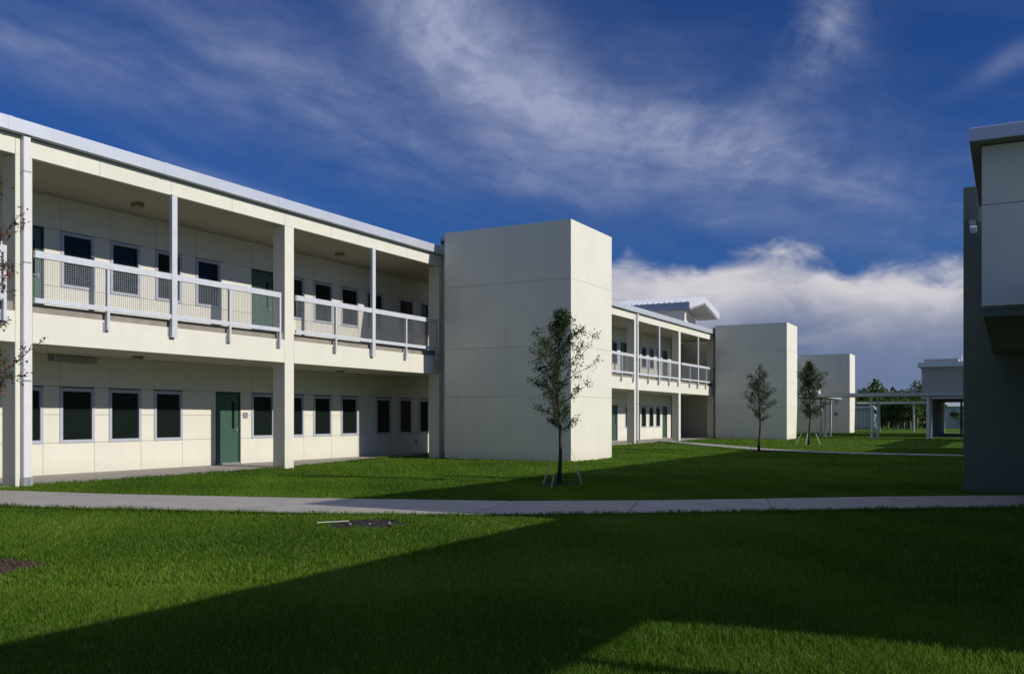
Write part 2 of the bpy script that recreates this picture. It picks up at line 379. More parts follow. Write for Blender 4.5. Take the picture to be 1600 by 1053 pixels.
# ------------------------------------------------------------------ gallery buildings
def splitspan(a, b, cuts):
    pts = [a]+[c for c in sorted(cuts) if a+.12 < c < b-.12]+[b]; return list(zip(pts[:-1], pts[1:]))
def window(bld, W, y0, y1, z0, z1, simple=False):
    t = .085; m_ = MB(); xa, xb = W-.07, W+.022
    m_.box(xa, xb, y0, y0+t, z0, z1).box(xa, xb, y1-t, y1, z0, z1).box(xa, xb, y0+t, y1-t, z0, z0+t).box(xa, xb, y0+t, y1-t, z1-t, z1)
    w_ = m_.build('window', M['frame'], bld)
    MB().box(W-.06, W-.045, y0+t, y1-t, z0+t, z1-t).build('pane', M['glass'], w_)
def door(bld, W, y0, y1, z0, z1, right=True):
    f = MB(); t = .05; xa, xb = W-.09, W-.01
    f.box(xa, xb, y0, y0+t, z0, z1).box(xa, xb, y1-t, y1, z0, z1).box(xa, xb, y0+t, y1-t, z1-t, z1)
    d = MB().box(W-.085, W-.045, y0+t+.004, y1-t-.004, z0+.03, z1-t-.004).build('door', M['green'], bld)
    f.build('door_frame', M['dgreen'], d)
    ys_ = y1-.34 if right else y0+.24
    MB().box(W-.044, W-.038, ys_, ys_+.11, z0+1.12, z0+1.98).build('vision_pane', M['glass'], d)
    hy = y1-.16 if right else y0+.16
    MB().box(W-.044, W+.0, hy-.025, hy+.025, z0+1.02, z0+1.14).box(W-.02, W+.0, hy-.13, hy, z0+1.065, z0+1.09).build('handle', M['galv'], d)
    MB().box(W-.08, W+.02, y0+t, y1-t, z0-.03, z0+.03).build('threshold', M['galv'], d)
def panels(wall, W, Ya, Yb, low, z, top, ops):
    """scored wall panels round the openings; z = the four course heights"""
    wins = [o for o in ops if o[2] == 'w']; doors = [o for o in ops if o[2] == 'd']
    g = .0045
    def put(a, b, za, zb):
        if b-a > .05: MB().box(W-.08, W, a+g, b-g, za+g, zb-g).build('wall_panel', M['stucco'], wall)
    dr = sorted([(o[0], o[1]) for o in doors])
    def free(blocks):
        out = []; y = Ya
        for a, b in sorted(blocks):
            if a > y+.01: out.append((y, a))
            y = max(y, b)
        if Yb > y: out.append((y, Yb))
        return out
    for a, b in free(dr):
        for s in splitspan(a, b, [o[1] for o in wins]): put(*s, z[0], z[1])
    for a, b in free(dr+[(o[0], o[1]) for o in wins]):
        for s in splitspan(a, b, [a+1.53, a+3.06, a+4.59]):
            put(*s, z[1], z[2]); put(*s, z[2], z[3])
    for s in splitspan(Ya, Yb, [o[0] for o in ops]): put(*s, z[3], top)
def railing(bld, FX, ya, yb, posts, big, zo=0.):
    x0, x1 = FX+.02, FX+.10
    r = MB().box(x0, x1, ya, yb, 5.06, 5.22).build('railing', M['white'], bld, bevel=.006)
    MB().box(x0+.01, x1-.01, ya, yb, 4.06, 4.17).build('bottom_rail', M['white'], r)
    allp = sorted(posts+[big])
    for p in posts:
        MB().box(x0, x1-.004, p-.035, p+.035, 3.60, 5.058).build('rail_post', M['white'], r)
        MB().box(FX+.001, FX+.018, p-.09, p+.06, 3.56, 3.80).build('bracket', M['galv'], r)
    MB().box(x0-.005, x1+.015, big-.085, big+.085, 3.58, 7.27).build('tall_post', M['white'], r)
    MB().box(FX+.001, FX+.013, big-.13, big+.1, 3.60, 3.84).build('bracket', M['galv'], r)
    ed = [ya]+[p for p in allp if ya+.2 < p < yb-.2]+[yb]
    for a, b in zip(ed[:-1], ed[1:]):
        m_ = MB(); a2, b2 = a+.04, b-.04; t = .0034; xc = FX+.05
        k = int((b2-a2)/.058)
        for i in range(k+1): y = a2+(b2-a2)*i/k; m_.box(xc-t, xc+t, y-t, y+t, 4.17, 5.06)
        for i in range(1, 16): zz = 4.17+.89*i/16; m_.box(xc+t, xc+3*t, a2, b2, zz-t, zz+t)
        m_.build('wire_mesh_panel', M['galv'], r, kind='stuff')
def gallery(label, FX, ya, yb, cols, low, upp, posts, spouts, roofx, wall_to=None, detail=True, group='two-storey school wings'):
    W = FX-2.8; wt = wall_to or yb
    bld = thing('school_building', (FX-5, (ya+yb)/2, 0), label, 'building', group)
    # body behind the gallery
    MB().box(FX-14, W-.10, ya, wt, -.2, 7.68).build('wall', M['stucco'], bld)
    rw = MB().box(W-.098, W-.088, ya, wt, 0, 7.27).build('gallery_wall', M['joint'], bld)
    panels(rw, W, ya, wt, low, [.02, .85, 1.59, 2.33], 3.16, low)
    panels(rw, W, ya, wt, upp, [4.055, 4.93, 5.68, 6.42], 7.27, upp)
    for a, b, k in low:
        if k == 'w': window(bld, W, a, b, .84, 2.29)
        else: door(bld, W, a, b, .05, 2.33)
    for a, b, k in upp:
        if k == 'w': window(bld, W, a, b, 4.94, 6.40)
        else: door(bld, W, a, b, 4.08, 6.42)
    # floor slab and soffits
    MB().box(W-.08, FX-.07, ya, yb, 3.86, 4.05).build('floor_slab', M['edge'], bld)
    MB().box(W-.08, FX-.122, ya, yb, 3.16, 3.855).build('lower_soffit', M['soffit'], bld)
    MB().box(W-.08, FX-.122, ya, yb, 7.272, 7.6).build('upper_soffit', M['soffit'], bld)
    MB().box(FX-2.9, FX+.03, ya+.02, yb-.02, 7.69, 7.76).build('shadow_gap_strip', M['dgreen'], bld)  # dark strip stands in for the shadow gap under the fascia
    cc = [ya-.4]+cols
    for c in cols:
        MB().box(FX-.47, FX+.001, c, c+.40, -.1, 7.271).build('column', M['stucco'], bld, bevel=.008)
    ends = [ya]+[v for c in cols for v in (c, c+.40)]
    if ends[1]-ends[0] < .01: ends = ends[2:]
    ends = ends+[yb]
    for a, b in zip(ends[0::2], ends[1::2]):
        if b-a < .15: continue
        MB().box(FX-.12, FX, a+.004, b-.004, 3.16, 3.845).build('beam', M['stucco'], bld, bevel=.006)
    js = sorted(set([ya]+[c-.0 for c in cols]+[yb])); 
    for a, b in zip(js[:-1], js[1:]):
        k = max(1, round((b-a)/2.1))
        for i in range(k): MB().box(FX-.12, FX, a+(b-a)*i/k+.004, a+(b-a)*(i+1)/k-.004, 7.272, 7.685).build('roof_beam', M['stucco'], bld)
    # metal edge and roof
    k = max(1, round((yb-ya)/4.4))
    for i in range(k):
        a, b = ya+(yb-ya)*i/k, ya+(yb-ya)*(i+1)/k
        f = MB().box(FX+.12, FX+.19, a+.003, b-.003, 7.71, 8.0)
        f.box(FX-.05, FX+.12, a+.003, b-.003, 7.70, 7.74); f.build('fascia', M['fascia'], bld)
        MB().box(FX+.191, FX+.196, b-.12, b+.0, 7.705, 8.005).build('fascia_joint_cover', M['fascia'], bld)
    MB().hexa([(roofx,ya,7.77),(FX+.115,ya,7.77),(FX+.115,yb,7.77),(roofx,yb,7.77),(roofx,ya,8.3),(FX+.115,ya,7.98),(FX+.115,yb,7.98),(roofx,yb,8.3)]).build('roof', M['roof'], bld)
    for i, (a, b) in enumerate(zip([ya-.4]+cols, cols+[yb])):
        if b-a < 2: continue
        y0, y1 = a+.405, b-.25
        P_ = posts(a, b)
        railing(bld, FX, y0, y1, P_[0], P_[1])
        ymid = (a+b)/2+.2
        MB().box(FX-1.65, FX-1.38, ymid-.12, ymid+.12, 7.15, 7.271).build('ceiling_lamp', M['lamp'], bld, bevel=.02)
        l = MB().tube([(FX-1.5, ymid, 3.16), (FX-1.5, ymid, 3.12)], [.17, .17], 14).build('ceiling_lamp', M['lamp'], bld)
        MB().tube([(FX-1.5, ymid, 3.118), (FX-1.5, ymid, 3.07), (FX-1.5, ymid, 3.04)], [.14, .12, .05], 14).build('lamp_shade', M['lamp'], l, smooth=True)
    for y in spouts:
        d = MB().box(FX+.004, FX+.115, y, y+.17, .18, 7.70).build('downspout', M['pipe'], bld, bevel=.012)
        MB().box(FX-.002, FX+.125, y-.01, y+.18, .0, .2).build('boot', M['galv'], d)
        for zz in (2.3, 4.9, 6.9): MB().box(FX+.0, FX+.121, y-.006, y+.176, zz, zz+.035).build('strap', M['galv'], d)
    return bld, W
w_ = lambda *L: [(a, b, 'w') for a, b in L]
pitch = 1.53
lowA = w_((7.0,8.04),(8.5,9.56),(10.05,11.1),(13.0+.05,14.02-.0),(14.02+.0+.0-.0+.01+.0,15.07)) if False else w_((5.1,6.15),(8.45,9.5),(9.98,11.03),(11.5,12.3),(14.0,15.06),(15.53,16.57),(17.03,18.10),(18.55,19.60),(22.46,23.50),(23.97,25.01),(25.51,26.52),(27.05,28.07),(29.20,30.24),(30.76,31.70),(32.2,33.0))+[(20.92,21.98,'d'),(6.6,7.65,'d')]
uppA = w_((5.1,6.15),(8.45,9.5),(9.98,11.03),(11.5,12.5),(15.56,16.56),(17.07,18.07),(18.60,19.57),(20.11,21.11),(24.0,25.02),(25.53,26.57),(27.05,28.11),(28.60,29.68),(30.75,31.80),(32.25,33.0))+[(14.03,15.09,'d'),(22.47,23.53,'d'),(6.6,7.65,'d')]
def postsA(a, b):
    L = b-a
    return ([a+.27*L, a+.732*L, b-.29], a+.502*L)
b1, W1 = gallery('nearest cream two-storey school wing at left, open galleries on both floors',
    -19.1, 4.0, 33.1, [4.0, 12.48, 20.97, 29.44], lowA, uppA, lambda a, b: postsA(a, b), [12.60, 29.66], -33)
MB().box(-19.5, -19.115, 29.86, 33.1, -.1, 7.27).build('sun_block_wall', M['stucco'], b1)  # added wall, hidden by the tower, keeps sun off the gallery end
MB().box(W1+.001, W1+.02, 22.08, 22.28, 1.50, 1.68).build('room_sign', M['plate'], b1)
v = MB().box(W1+.001, W1+.05, 15.45, 16.62, 2.96, 3.14).build('vent_grille', M['galv'], b1)
for i in range(4): MB().box(W1+.051, W1+.06, 15.5, 16.57, 2.985+i*.037, 3.003+i*.037).build('slat', M['soffit'], v)
MB().box(W1+.001, W1+.07, 15.2, 15.34, 2.98, 3.14).build('junction_box', M['plate'], b1)
MB().box(W1+.001, W1+.03, 31.95, 32.05, .45, .6).build('outlet_box', M['plate'], b1)

lowB = w_((34.5,35.5),(36.0,37.0),(37.6,38.6),(39.1,40.1),(43.5,44.5),(45.0,46.0),(46.6,47.6),(49.8,50.8),(51.4,52.4),(56.6,57.6),(59.6,60.6),(61.15,62.1),(62.55,63.5))+[(41.0,42.05,'d'),(48.2,49.25,'d'),(54.2,55.3,'d'),(64.0,65.04,'d')]
uppB = w_((34.5,35.5),(36.0,37.0),(37.6,38.6),(39.1,40.1),(43.5,44.5),(45.0,46.0),(46.6,47.6),(49.8,50.8),(51.4,52.4),(54.25,55.25),(59.65,60.65),(61.15,62.15),(62.75,63.6))+[(41.0,42.05,'d'),(48.2,49.25,'d'),(55.8,56.9,'d'),(64.0,65.12,'d')]
FXB = -19.4
b2, W2 = gallery('middle cream school wing beyond the big tower, with a gabled metal roof',
    FXB, 33.2, 67.9, [34.2, 42.6, 50.95, 59.2, 67.35], lowB, uppB, lambda a, b: ([a+.27*(b-a), a+.74*(b-a), b-.29], a+.5*(b-a)), [51.2, 67.62], -33.2, wall_to=66.0)
# stair passage behind the last bay
MB().box(-33.4, -32.9, 66.0, 72, -.2, 7.68).box(-32.9, W2-.1, 69.0, 72, -.2, 7.68).box(W2-.1, -19.9, 69.0, 72, -.2, 7.68).build('passage_wall', M['stucco'], b2)
MB().box(-32.9, W2-.09, 66.0, 69, 3.4, 3.9).box(-32.9, W2-.09, 66.0, 69, 7.3, 7.68).box(W2-.09, -19.9, 68.0, 69, 3.4, 3.9).build('passage_floor', M['edge'], b2)
MB().box(-23.2, -20.3, 68.93, 68.99, .32, .40).build('lit_streak_bar', M['white'], b2)  # white bar stands in for the lit streak low on this wall
# gabled roof
ax, bx = -29.6, -20.0
RY, LY, EY = 66.95, 63.3, 70.9
gr = MB()
gr.hexa([(ax,LY,9.62),(bx,LY,9.62),(bx,RY,10.38),(ax,RY,10.38),(ax,LY,9.72),(bx,LY,9.72),(bx,RY,10.48),(ax,RY,10.48)])
gr.hexa([(ax,RY,10.38),(bx,RY,10.38),(bx,EY,9.56),(ax,EY,9.56),(ax,RY,10.48),(bx,RY,10.48),(bx,EY,9.66),(ax,EY,9.66)])
gro = gr.build('gable_roof', M['roof'], b2)
for i in range(23):
    x = ax+.2+i*.42
    MB().hexa([(x,LY,9.722),(x+.05,LY,9.722),(x+.05,RY,10.482),(x,RY,10.482),(x,LY,9.86),(x+.05,LY,9.86),(x+.05,RY,10.62),(x,RY,10.62)]).build('standing_seam', M['roof'], gro)
MB().box(ax, bx-.01, LY-.05, LY-.002, 9.22, 9.74).build('eave_fascia', M['galv'], gro)
def barge(y0, z0, y1, z1, hh=.5):
    return MB().hexa([(bx,y0,z0-hh),(bx+.06,y0,z0-hh),(bx+.06,y1,z1-hh),(bx,y1,z1-hh),(bx,y0,z0),(bx+.06,y0,z0),(bx+.06,y1,z1),(bx,y1,z1)])
barge(LY, 9.76, RY, 10.54).build('barge_board', M['white'], gro); barge(RY, 10.54, EY, 9.70).build('barge_board', M['white'], gro)
MB().hexa([(-21.6,LY+.3,9.2),(bx,LY+.3,9.2),(bx,RY,9.93),(-21.6,RY,9.93),(-21.6,LY+.3,9.25),(bx,LY+.3,9.25),(bx,RY,9.98),(-21.6,RY,9.98)]).hexa(
    [(-21.6,RY,9.93),(bx,RY,9.93),(bx,EY-.3,9.15),(-21.6,EY-.3,9.15),(-21.6,RY,9.98),(bx,RY,9.98),(bx,EY-.3,9.2),(-21.6,EY-.3,9.2)]).build('gable_soffit', M['shade'], gro)  # underside darkened with the shade-grey colour
MB().prism([(-29,63.9),(-20.5,63.9),(-20.5,64.25),(-21.6,64.25),(-21.6,70.1),(-29,70.1)], 7.9, 9.3).build('gable_wall', M['stucco'], b2)
MB().prism([(-29.,64.2),(-21.62,64.2),(-21.62,69.8),(-29.,69.8)], 9.3, 9.75).build('gable_top_wall', M['stucco'], b2)

b3, W3 = gallery('farthest cream school wing, mostly hidden behind the second and third towers',
    -19.7, 70.6, 102, [70.7, 79.0, 87.3, 95.6, 101.5], w_((75,76),(77,78),(83,84),(85,86)), w_((75,76),(77,78),(83,84),(85,86)), lambda a, b: ([a+.27*(b-a), a+.74*(b-a)], a+.5*(b-a)), [95.9], -33.4)

# ------------------------------------------------------------------ towers
def tower(label, x0, x1, y0, y1, H, group='cream stair towers', nf=2, vent=True):
    t_ = thing('stair_tower', ((x0+x1)/2, (y0+y1)/2, 0), label, 'tower', group)
    th = .05; MB().box(x0+th, x1-th, y0+th, y1-th, -.2, H-.03).build('core_wall', M['joint'], t_)
    zs = [-.1, 2.26, 4.04, 6.34, H]; g = .0045
    for za, zb in zip(zs[:-1], zs[1:]):
        xw = (x1-x0)/nf
        for i in range(nf):
            MB().box(x0+i*xw+(.0012 if i else 0), x0+(i+1)*xw-(.0012 if i < nf-1 else 0), y0, y0+th-.002, za+g, zb-g if zb < H else zb).build('wall_panel', M['tower'], t_)
        MB().box(x1-th+.002, x1, y0+th-.001, y1-th+.001, za+g, zb-g if zb < H else zb).build('wall_panel', M['tower'], t_)
        MB().box(x0, x1, y1-th+.002, y1, za+g, zb-g if zb < H else zb).build('wall_panel', M['tower'], t_)
        MB().box(x0, x0+th-.002, y0+th-.001, y1-th+.001, za+g, zb-g if zb < H else zb).build('wall_panel', M['tower'], t_)
    MB().box(x0+.003, x1-.003, y0+.003, y1-.003, H, H+.012).build('coping', M['tower'], t_)
    if vent:
        v_ = MB().box(x0-.22, x0-.003, y0+.05, y0+.5, H-.42, H-.1).build('scupper_box', M['galv'], t_)
        MB().box(x0-.2, x0-.02, y0+.035, y0+.049, H-.38, H-.26).build('opening', M['dark'], v_)
    return t_
tower('big cream stair tower in the middle of the view, nearest of the three', -18.5, -13.33, 28.9, 32.6, 8.37)
tower('second cream stair tower, standing behind the sapling in front of the gabled wing', -19.02, -13.88, 66.6, 70.2, 8.28, nf=1)
t3 = tower('farthest cream stair tower, behind the leafiest staked sapling', -22.5, -14.34, 99, 102.6, 8.08, nf=1)
MB().box(-19, -15.3, 106, 109, -.1, 4.75).build('side_wall', M['tower'], t3)
MB().box(-15.9, -15.5, 98.95, 98.998, 1.75, 2.1).build('junction_box', M['plate'], t3)

# ------------------------------------------------------------------ building on the right
r = thing('entrance_building', (3.5, 25, 0), 'shaded grey building at the right edge with overhanging flat roof', 'building')
for za, zb in ((2.93, 4.215), (4.225, 4.97)):
    for a, b in ((-.31, 2.6), (2.61, 5.5), (5.51, 8.0)): MB().box(a, b, 13.2, 13.3, za, zb).build('wall_panel', M['rstuc'], r)
MB().box(-.305, 8, 13.301, 20.9, 2.90, 4.98).build('upper_wall', M['rstuc'], r)
MB().box(-.29, 8, 13.25, 20.9, 2.80, 2.898).build('edge_beam', M['fin'], r)  # underside strip takes the shade-darkened colour too
MB().box(-.45, 8.3, 13.0, 17.1, 5.0, 5.17).build('roof', M['fascia'], r, bevel=.006)
MB().box(-.36, 8.3, 17.11, 43.5, 5.0, 5.17).build('roof', M['fascia'], r)
MB().box(-.44, 8.2, 13.02, 13.195, 4.985, 4.999).box(-.44, -.312, 13.195, 16.9, 4.985, 4.999).build('roof_soffit', M['fin'], r)  # sheet added in the shade-darkened colour so the eave underside reads dark
MB().box(-.44, -.31, 16.9, 17.09, 4.72, 4.999).build('soffit_beam', M['rstuc'], r)
MB().box(-.31, 8, 21.31, 43.4, -.1, 4.99).build('wall', M['rstuc'], r)
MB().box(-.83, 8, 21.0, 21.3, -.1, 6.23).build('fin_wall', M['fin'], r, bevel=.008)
fl = MB().box(-.72, -.60, 20.88, 20.995, 5.40, 5.52).build('flood_lamp', M['shade'], r)
MB().hexa([(-.70,20.70,5.22),(-.58,20.70,5.22),(-.58,20.86,5.30),(-.70,20.86,5.30),(-.70,20.72,5.34),(-.58,20.72,5.34),(-.58,20.86,5.40),(-.70,20.86,5.40)]).build('lamp_head', M['grey'], fl)
for x, y in ((2.5, 13.5), (7.6, 13.5)): MB().box(x, x+.3, y, y+.3, 0, 2.8).build('column', M['rstuc'], r)
ub = thing('unseen_block', (2.3, 9.9, 0), 'unseen low cream block, placed for its lawn shadow, just right of the view under the covered walkway', 'building')  # unseen block, inferred from the lawn shadow and placed to cast it
MB().box(.6, 3.3, 6.85, 12.85, -.1, 2.89).build('wall', M['rstuc'], ub)
MB().box(1.2, 2.2, 6.80, 6.849, .02, 2.15).build('door', M['green'], ub)
ub2 = thing('unseen_block', (2.3, 47.5, 0), 'unseen low cream block, placed to shade the far lawn, at the far end of the entrance building', 'building')  # unseen block, set here to cast the shadow beyond the long roof
MB().box(0, 2.8, 43.6, 51.8, -.1, 2.84).build('wall', M['rstuc'], ub2)
def canopy(label, x0, x1, y0, y1, z0, z1, posts, m_='grey', pw=.16, group='flat-roofed covered walkways'):
    c = thing('covered_walkway', ((x0+x1)/2, (y0+y1)/2, 0), label, 'canopy', group)
    MB().box(x0+.05, x1-.05, y0+.05, y1-.05, z0+.05, z1-.04).build('roof_deck', M['soffit'], c)
    MB().box(x0, x1, y0, y0+.048, z0, z1).build('fascia', M[m_], c); MB().box(x0, x1, y1-.048, y1, z0, z1).build('fascia', M[m_], c)
    MB().box(x0, x0+.048, y0+.05, y1-.05, z0, z1).build('fascia', M[m_], c); MB().box(x1-.048, x1, y0+.05, y1-.05, z0, z1).build('fascia', M[m_], c)
    for x, y in posts:
        p = MB().box(x-pw/2, x+pw/2, y-pw/2, y+pw/2, 0, z0+.05).build('post', M['white'], c, bevel=.01)
        MB().box(x-pw, x+pw, y-pw, y+pw, -.02, .06).build('base_plate', M['galv'], p)
    return c
canopy('covered walkway on slim posts beside the viewer, just outside the right edge', .36, 3.4, -16, 12.9, 2.90, 3.12, [(1.9, 5.45), (1.9, -1), (1.9, -7), (1.9, -13)])
canopy('covered walkway running on behind the entrance building at right', -.15, 2.75, 52, 64.7, 2.92, 3.12, [(1.3, 54), (1.3, 59), (1.3, 64)])
canopy('unseen wide canopy added to shade the lawn beside the far grey block', -.15, 8, 64.75, 70.3, 2.92, 3.12, [(1.3, 66), (1.3, 69), (6, 66), (6, 69)])  # out of sight, added only to keep sun off that strip of lawn
canopy('long low grey canopy crossing the lawn between the far tower and the far grey block', -14.2, 5.2, 70.4, 73.4, 3.06, 3.30, [(-8.78, 71.0), (-8.4, 71.3), (-5.02, 70.6), (-12.36, 72.9), (-5.02, 73.1)])
canopy('short canopy arm reaching from the long canopy towards the far tower', -14.6, -12.4, 73.45, 81, 3.06, 3.28, [(-13.9, 80.1), (-12.75, 77.8)])
canopy('farther thin grey canopy seen through the long canopy, in front of the trees', -14.2, -6.4, 102.7, 108, 2.98, 3.2, [(-8.65, 103), (-12.5, 107.6)])
bx_ = MB().box(-13.3, -12.5, 71.2, 71.9, 3.3, 3.62).build('scupper_box', M['pipe'], None, label='small white metal box standing on the long low canopy', category='vent box')
# grey block at right distance
g4 = thing('entrance_building', (-1, 88, 0), 'distant shaded grey block with an open passage below, seen left of the near entrance building', 'building')
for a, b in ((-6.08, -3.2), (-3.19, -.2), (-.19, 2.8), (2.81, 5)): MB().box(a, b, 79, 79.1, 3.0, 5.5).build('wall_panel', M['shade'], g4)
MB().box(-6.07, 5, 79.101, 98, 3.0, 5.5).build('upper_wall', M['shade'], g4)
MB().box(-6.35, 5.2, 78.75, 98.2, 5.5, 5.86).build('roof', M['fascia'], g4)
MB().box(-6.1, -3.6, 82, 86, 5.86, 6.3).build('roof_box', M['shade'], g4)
MB().tube([(-3.4, 82, 5.86), (-3.4, 82, 6.55)], [.08, .08], 8).build('vent_pipe', M['white'], g4)
MB().box(-5.75, -5.45, 79.2, 97.8, -.1, 2.999).build('lower_wall', M['rstuc'], g4)
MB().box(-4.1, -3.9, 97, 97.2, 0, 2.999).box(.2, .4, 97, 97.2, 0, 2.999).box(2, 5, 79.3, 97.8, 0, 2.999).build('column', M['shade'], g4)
# ribbed wall far behind
rb = thing('ribbed_wall', (-22, 140, 0), 'low ribbed grey wall with a pale coping beyond the far tower', 'wall')
MB().box(-24.5, -17.6, 140.3, 143, -.1, 2.9).build('wall', M['tower'], rb)
for i in range(14): MB().box(-24.4+i*.5, -24.15+i*.5, 140.15, 140.299, -.1, 2.9).build('rib', M['tower'], rb)
MB().box(-24.7, -17.3, 139.9, 143.2, 2.9, 3.25).build('coping', M['pipe'], rb)
MB().box(-17.25, -16.9, 139.6, 143.3, -.1, 3.1).build('pier', M['tower'], rb)
# pale panels far behind the passage
pf = thing('panel_fence', (-6, 150, 0), 'pale blue-white panel fence seen through the open passage at the far right', 'fence')
for i in range(7): MB().box(-10+i*1.7, -8.36+i*1.7, 150, 150.1, 0, 1.7).build('panel', M['pipe'], pf)
for i in range(8): MB().box(-10.04+i*1.7, -9.96+i*1.7 if False else -9.98+i*1.7+.0, 149.9, 150.0-.002, 0, 1.8).build('post', M['grey'], pf)
wb = thing('white_shed', (-2, 165, 0), 'small white building among shrubs beyond the open passage', 'building')
MB().box(-12, 2, 166, 172, 0, 3.4).build('wall', M['pipe'], wb)
MB().hexa([(-12.4,165.5,3.4),(2.4,165.5,3.4),(2.4,172.5,3.4),(-12.4,172.5,3.4),(-12.4,168.5,4.6),(2.4,168.5,4.6),(2.4,169.5,4.6),(-12.4,169.5,4.6)]).build('roof', M['fascia'], wb)
for i in range(5): MB().box(-11+i*2.6, -9.8+i*2.6, 165.93, 165.999, 1, 2.4).build('window', M['glass'], wb)
MB().prism([(-5.4,79.2),(2,79.2),(2,98.5),(-5.4,98.5)], -.2, .03).build('pavement', M['conc'], None, kind='structure')

# ------------------------------------------------------------------ trees
def leaf_mesh(C, size, flat=.6, aspect=.5):
    n_ = len(C); d = rng.normal(size=(n_, 3)); d /= np.linalg.norm(d, axis=1)[:, None]
    e = np.cross(d, rng.normal(size=(n_, 3))); e /= np.linalg.norm(e, axis=1)[:, None]
    s = rng.uniform(.6, 1.25, n_)[:, None]*size; d = d*s; e = e*s*aspect
    P = np.stack([C, C+d*.5+e*.5, C+d, C+d*.5-e*.5], 1)
    return P.reshape(-1, 3), np.arange(n_*4).reshape(-1, 4)
def young_tree(label, base, H, cb, R, nleaf, ls, leafmat, nb=34, lean=(0, 0), bare_top=0., seed=1, trunk_r=.05, group='young oak saplings planted in the lawn', wide=.45):
    rd = random.Random(seed); B = Vector(base)
    t = thing('young_tree', base, label, 'tree', group)
    tr = MB(); pts = []; rad = []
    for i in range(11):
        f = i/10; pts.append(B+Vector((lean[0]*f+.035*math.sin(f*9+seed), lean[1]*f+.03*math.cos(f*7+seed)-.03, H*f-(.05 if i == 0 else 0)))); rad.append(trunk_r*(1-f)**.8+.006+(.02 if i == 0 else 0))
    tr.tube(pts, rad, 8)
    def at(z):
        f = max(0, min(.999, z/H))*10; i = int(f); return pts[i].lerp(pts[i+1], f-i)
    C = []
    for i in range(nb):
        f = (i+rd.random())/nb; z = cb+(H*.97-cb)*f
        prof = math.sin(math.pi*min(1, (f+.12)/(2*wide)) if f < wide-.0 else math.pi/2) if f < wide else max(.10, (1-(f-wide)/(1-wide))**.9)
        prof = max(prof, .35 if f < wide else .1)
        L = R*prof*rd.uniform(.55, 1.2)*1.1; a = i*2.399+rd.uniform(-.5, .5)
        p = at(z); up = rd.uniform(.55, 1.3) if f > .2 else rd.uniform(.25, .8)
        br = [p]; d = Vector((math.cos(a), math.sin(a), up)).normalized()
        k = 5
        for j in range(1, k+1):
            d = (d+Vector((rd.uniform(-.22, .22), rd.uniform(-.22, .22), rd.uniform(-.1, .26)))).normalized(); br.append(br[-1]+d*L/k*1.15)
        tr.tube(br, [max(.0035, .013*(1-j/k)*(1-f*.6)+.003) for j in range(k+1)], 5)
        bare = f > 1-bare_top
        for j in range(1, k+1):
            for q in range(2):
                d2 = (d*.6+Vector((rd.gauss(0, 1), rd.gauss(0, 1), rd.gauss(.3, .6)))).normalized(); l2 = L*rd.uniform(.10, .28)
                e = br[j]+d2*l2; mid = br[j].lerp(e, .5)+Vector((0, 0, .01)); tr.tube([br[j], mid, e], [.0045, .0035, .0018], 4)
                if not bare or rd.random() < .15: C += [(br[j], e, max(.25, 1.2-abs(j-3.5)*.2))]
    for z_ in (1.0,): pass
    tr.build('trunk', M['bark'], t, smooth=True)
    # leaves gather in clusters along the twigs
    wts = np.array([c[2] for c in C])*rng.uniform(.2, 1.8, len(C)); wts /= wts.sum(); pick = rng.choice(len(C), nleaf, p=wts)
    A = np.array([tuple(c[0]) for c in C])[pick]; E = np.array([tuple(c[1]) for c in C])[pick]
    f = rng.beta(2.5, 1.2, nleaf)[:, None]; P = A+(E-A)*f*1.08+rng.normal(0, ls*.75, (nleaf, 3))
    V, F = leaf_mesh(P, ls); tone = np.repeat(np.clip(rng.normal(.5, .24, nleaf)+.15*np.sin(pick*1.7), 0, 1), 4)
    arr_mesh('crown', V, F, leafmat, t, tone=tone, org=(B.x, B.y, B.z+cb))
    return t
young_tree('nearest sapling, half cut off by the left edge, with reddish leaves', (-9.08, 5.40, 0), 4.15, 1.35, .80, 9500, .038, M['rleaf'], nb=64, seed=4, trunk_r=.05, bare_top=0., wide=.5)
young_tree('dark leafy sapling in front of the big stair tower, held by white stakes', (-9.09, 19.08, 0), 4.05, 1.2, .82, 8200, .056, M['leaf'], nb=44, seed=12, trunk_r=.045, wide=.46)
young_tree('thin sapling with a bare top beside the footpath, in front of the second tower', (-9.82, 41.4, 0), 3.95, 1.35, .72, 3600, .072, M['leaf'], nb=36, bare_top=.28, seed=11, trunk_r=.05, wide=.4)
young_tree('densest sapling, staked on the sunny lawn in front of the far tower', (-10.04, 54.27, 0), 4.7, 1.35, 1.0, 8000, .09, M['leaf'], nb=44, seed=17, trunk_r=.055, wide=.42)
def stake(p0, p1, label, r_=.014):
    o = MB().tube([p0, p1], [r_, r_], 6).build('tree_stake', M['stake'], None, label=label, category='stake', group='white tree stakes')
def Gp(px, py, z=0):
    w0 = 1435*(1.5-z)/(py-653); u = (px-800)/1435*w0; return (u*c_-w0*s_, u*s_+w0*c_)
for (a, b, h0, lab) in (((848,756),(857,733),.36,'faint white stake left of the trunk of the dark tower sapling, farthest left'),
                      ((861,762),(866,738),.40,'bright white stake just left of the trunk of the dark tower sapling'),
                      ((910,757),(901,731),.38,'white stake leaning in from the right towards the dark tower sapling')):
    x, y = Gp(*a); w0 = -x*s_+y*c_; zt = 1.5-(b[1]-653)*w0/1435; u = (b[0]-800)/1435*w0
    stake((x, y, -.03), (u*c_-w0*s_, u*s_+w0*c_, zt), lab)
x, y = Gp(910, 757)
MB().tube([(x-.09, y-.04, .38), (-9.07, 19.08, 1.45)], [.0035, .0035], 4).build('guy_wire', M['galv'], None, label='thin guy wire from the right stake up to the dark sapling trunk', category='wire')
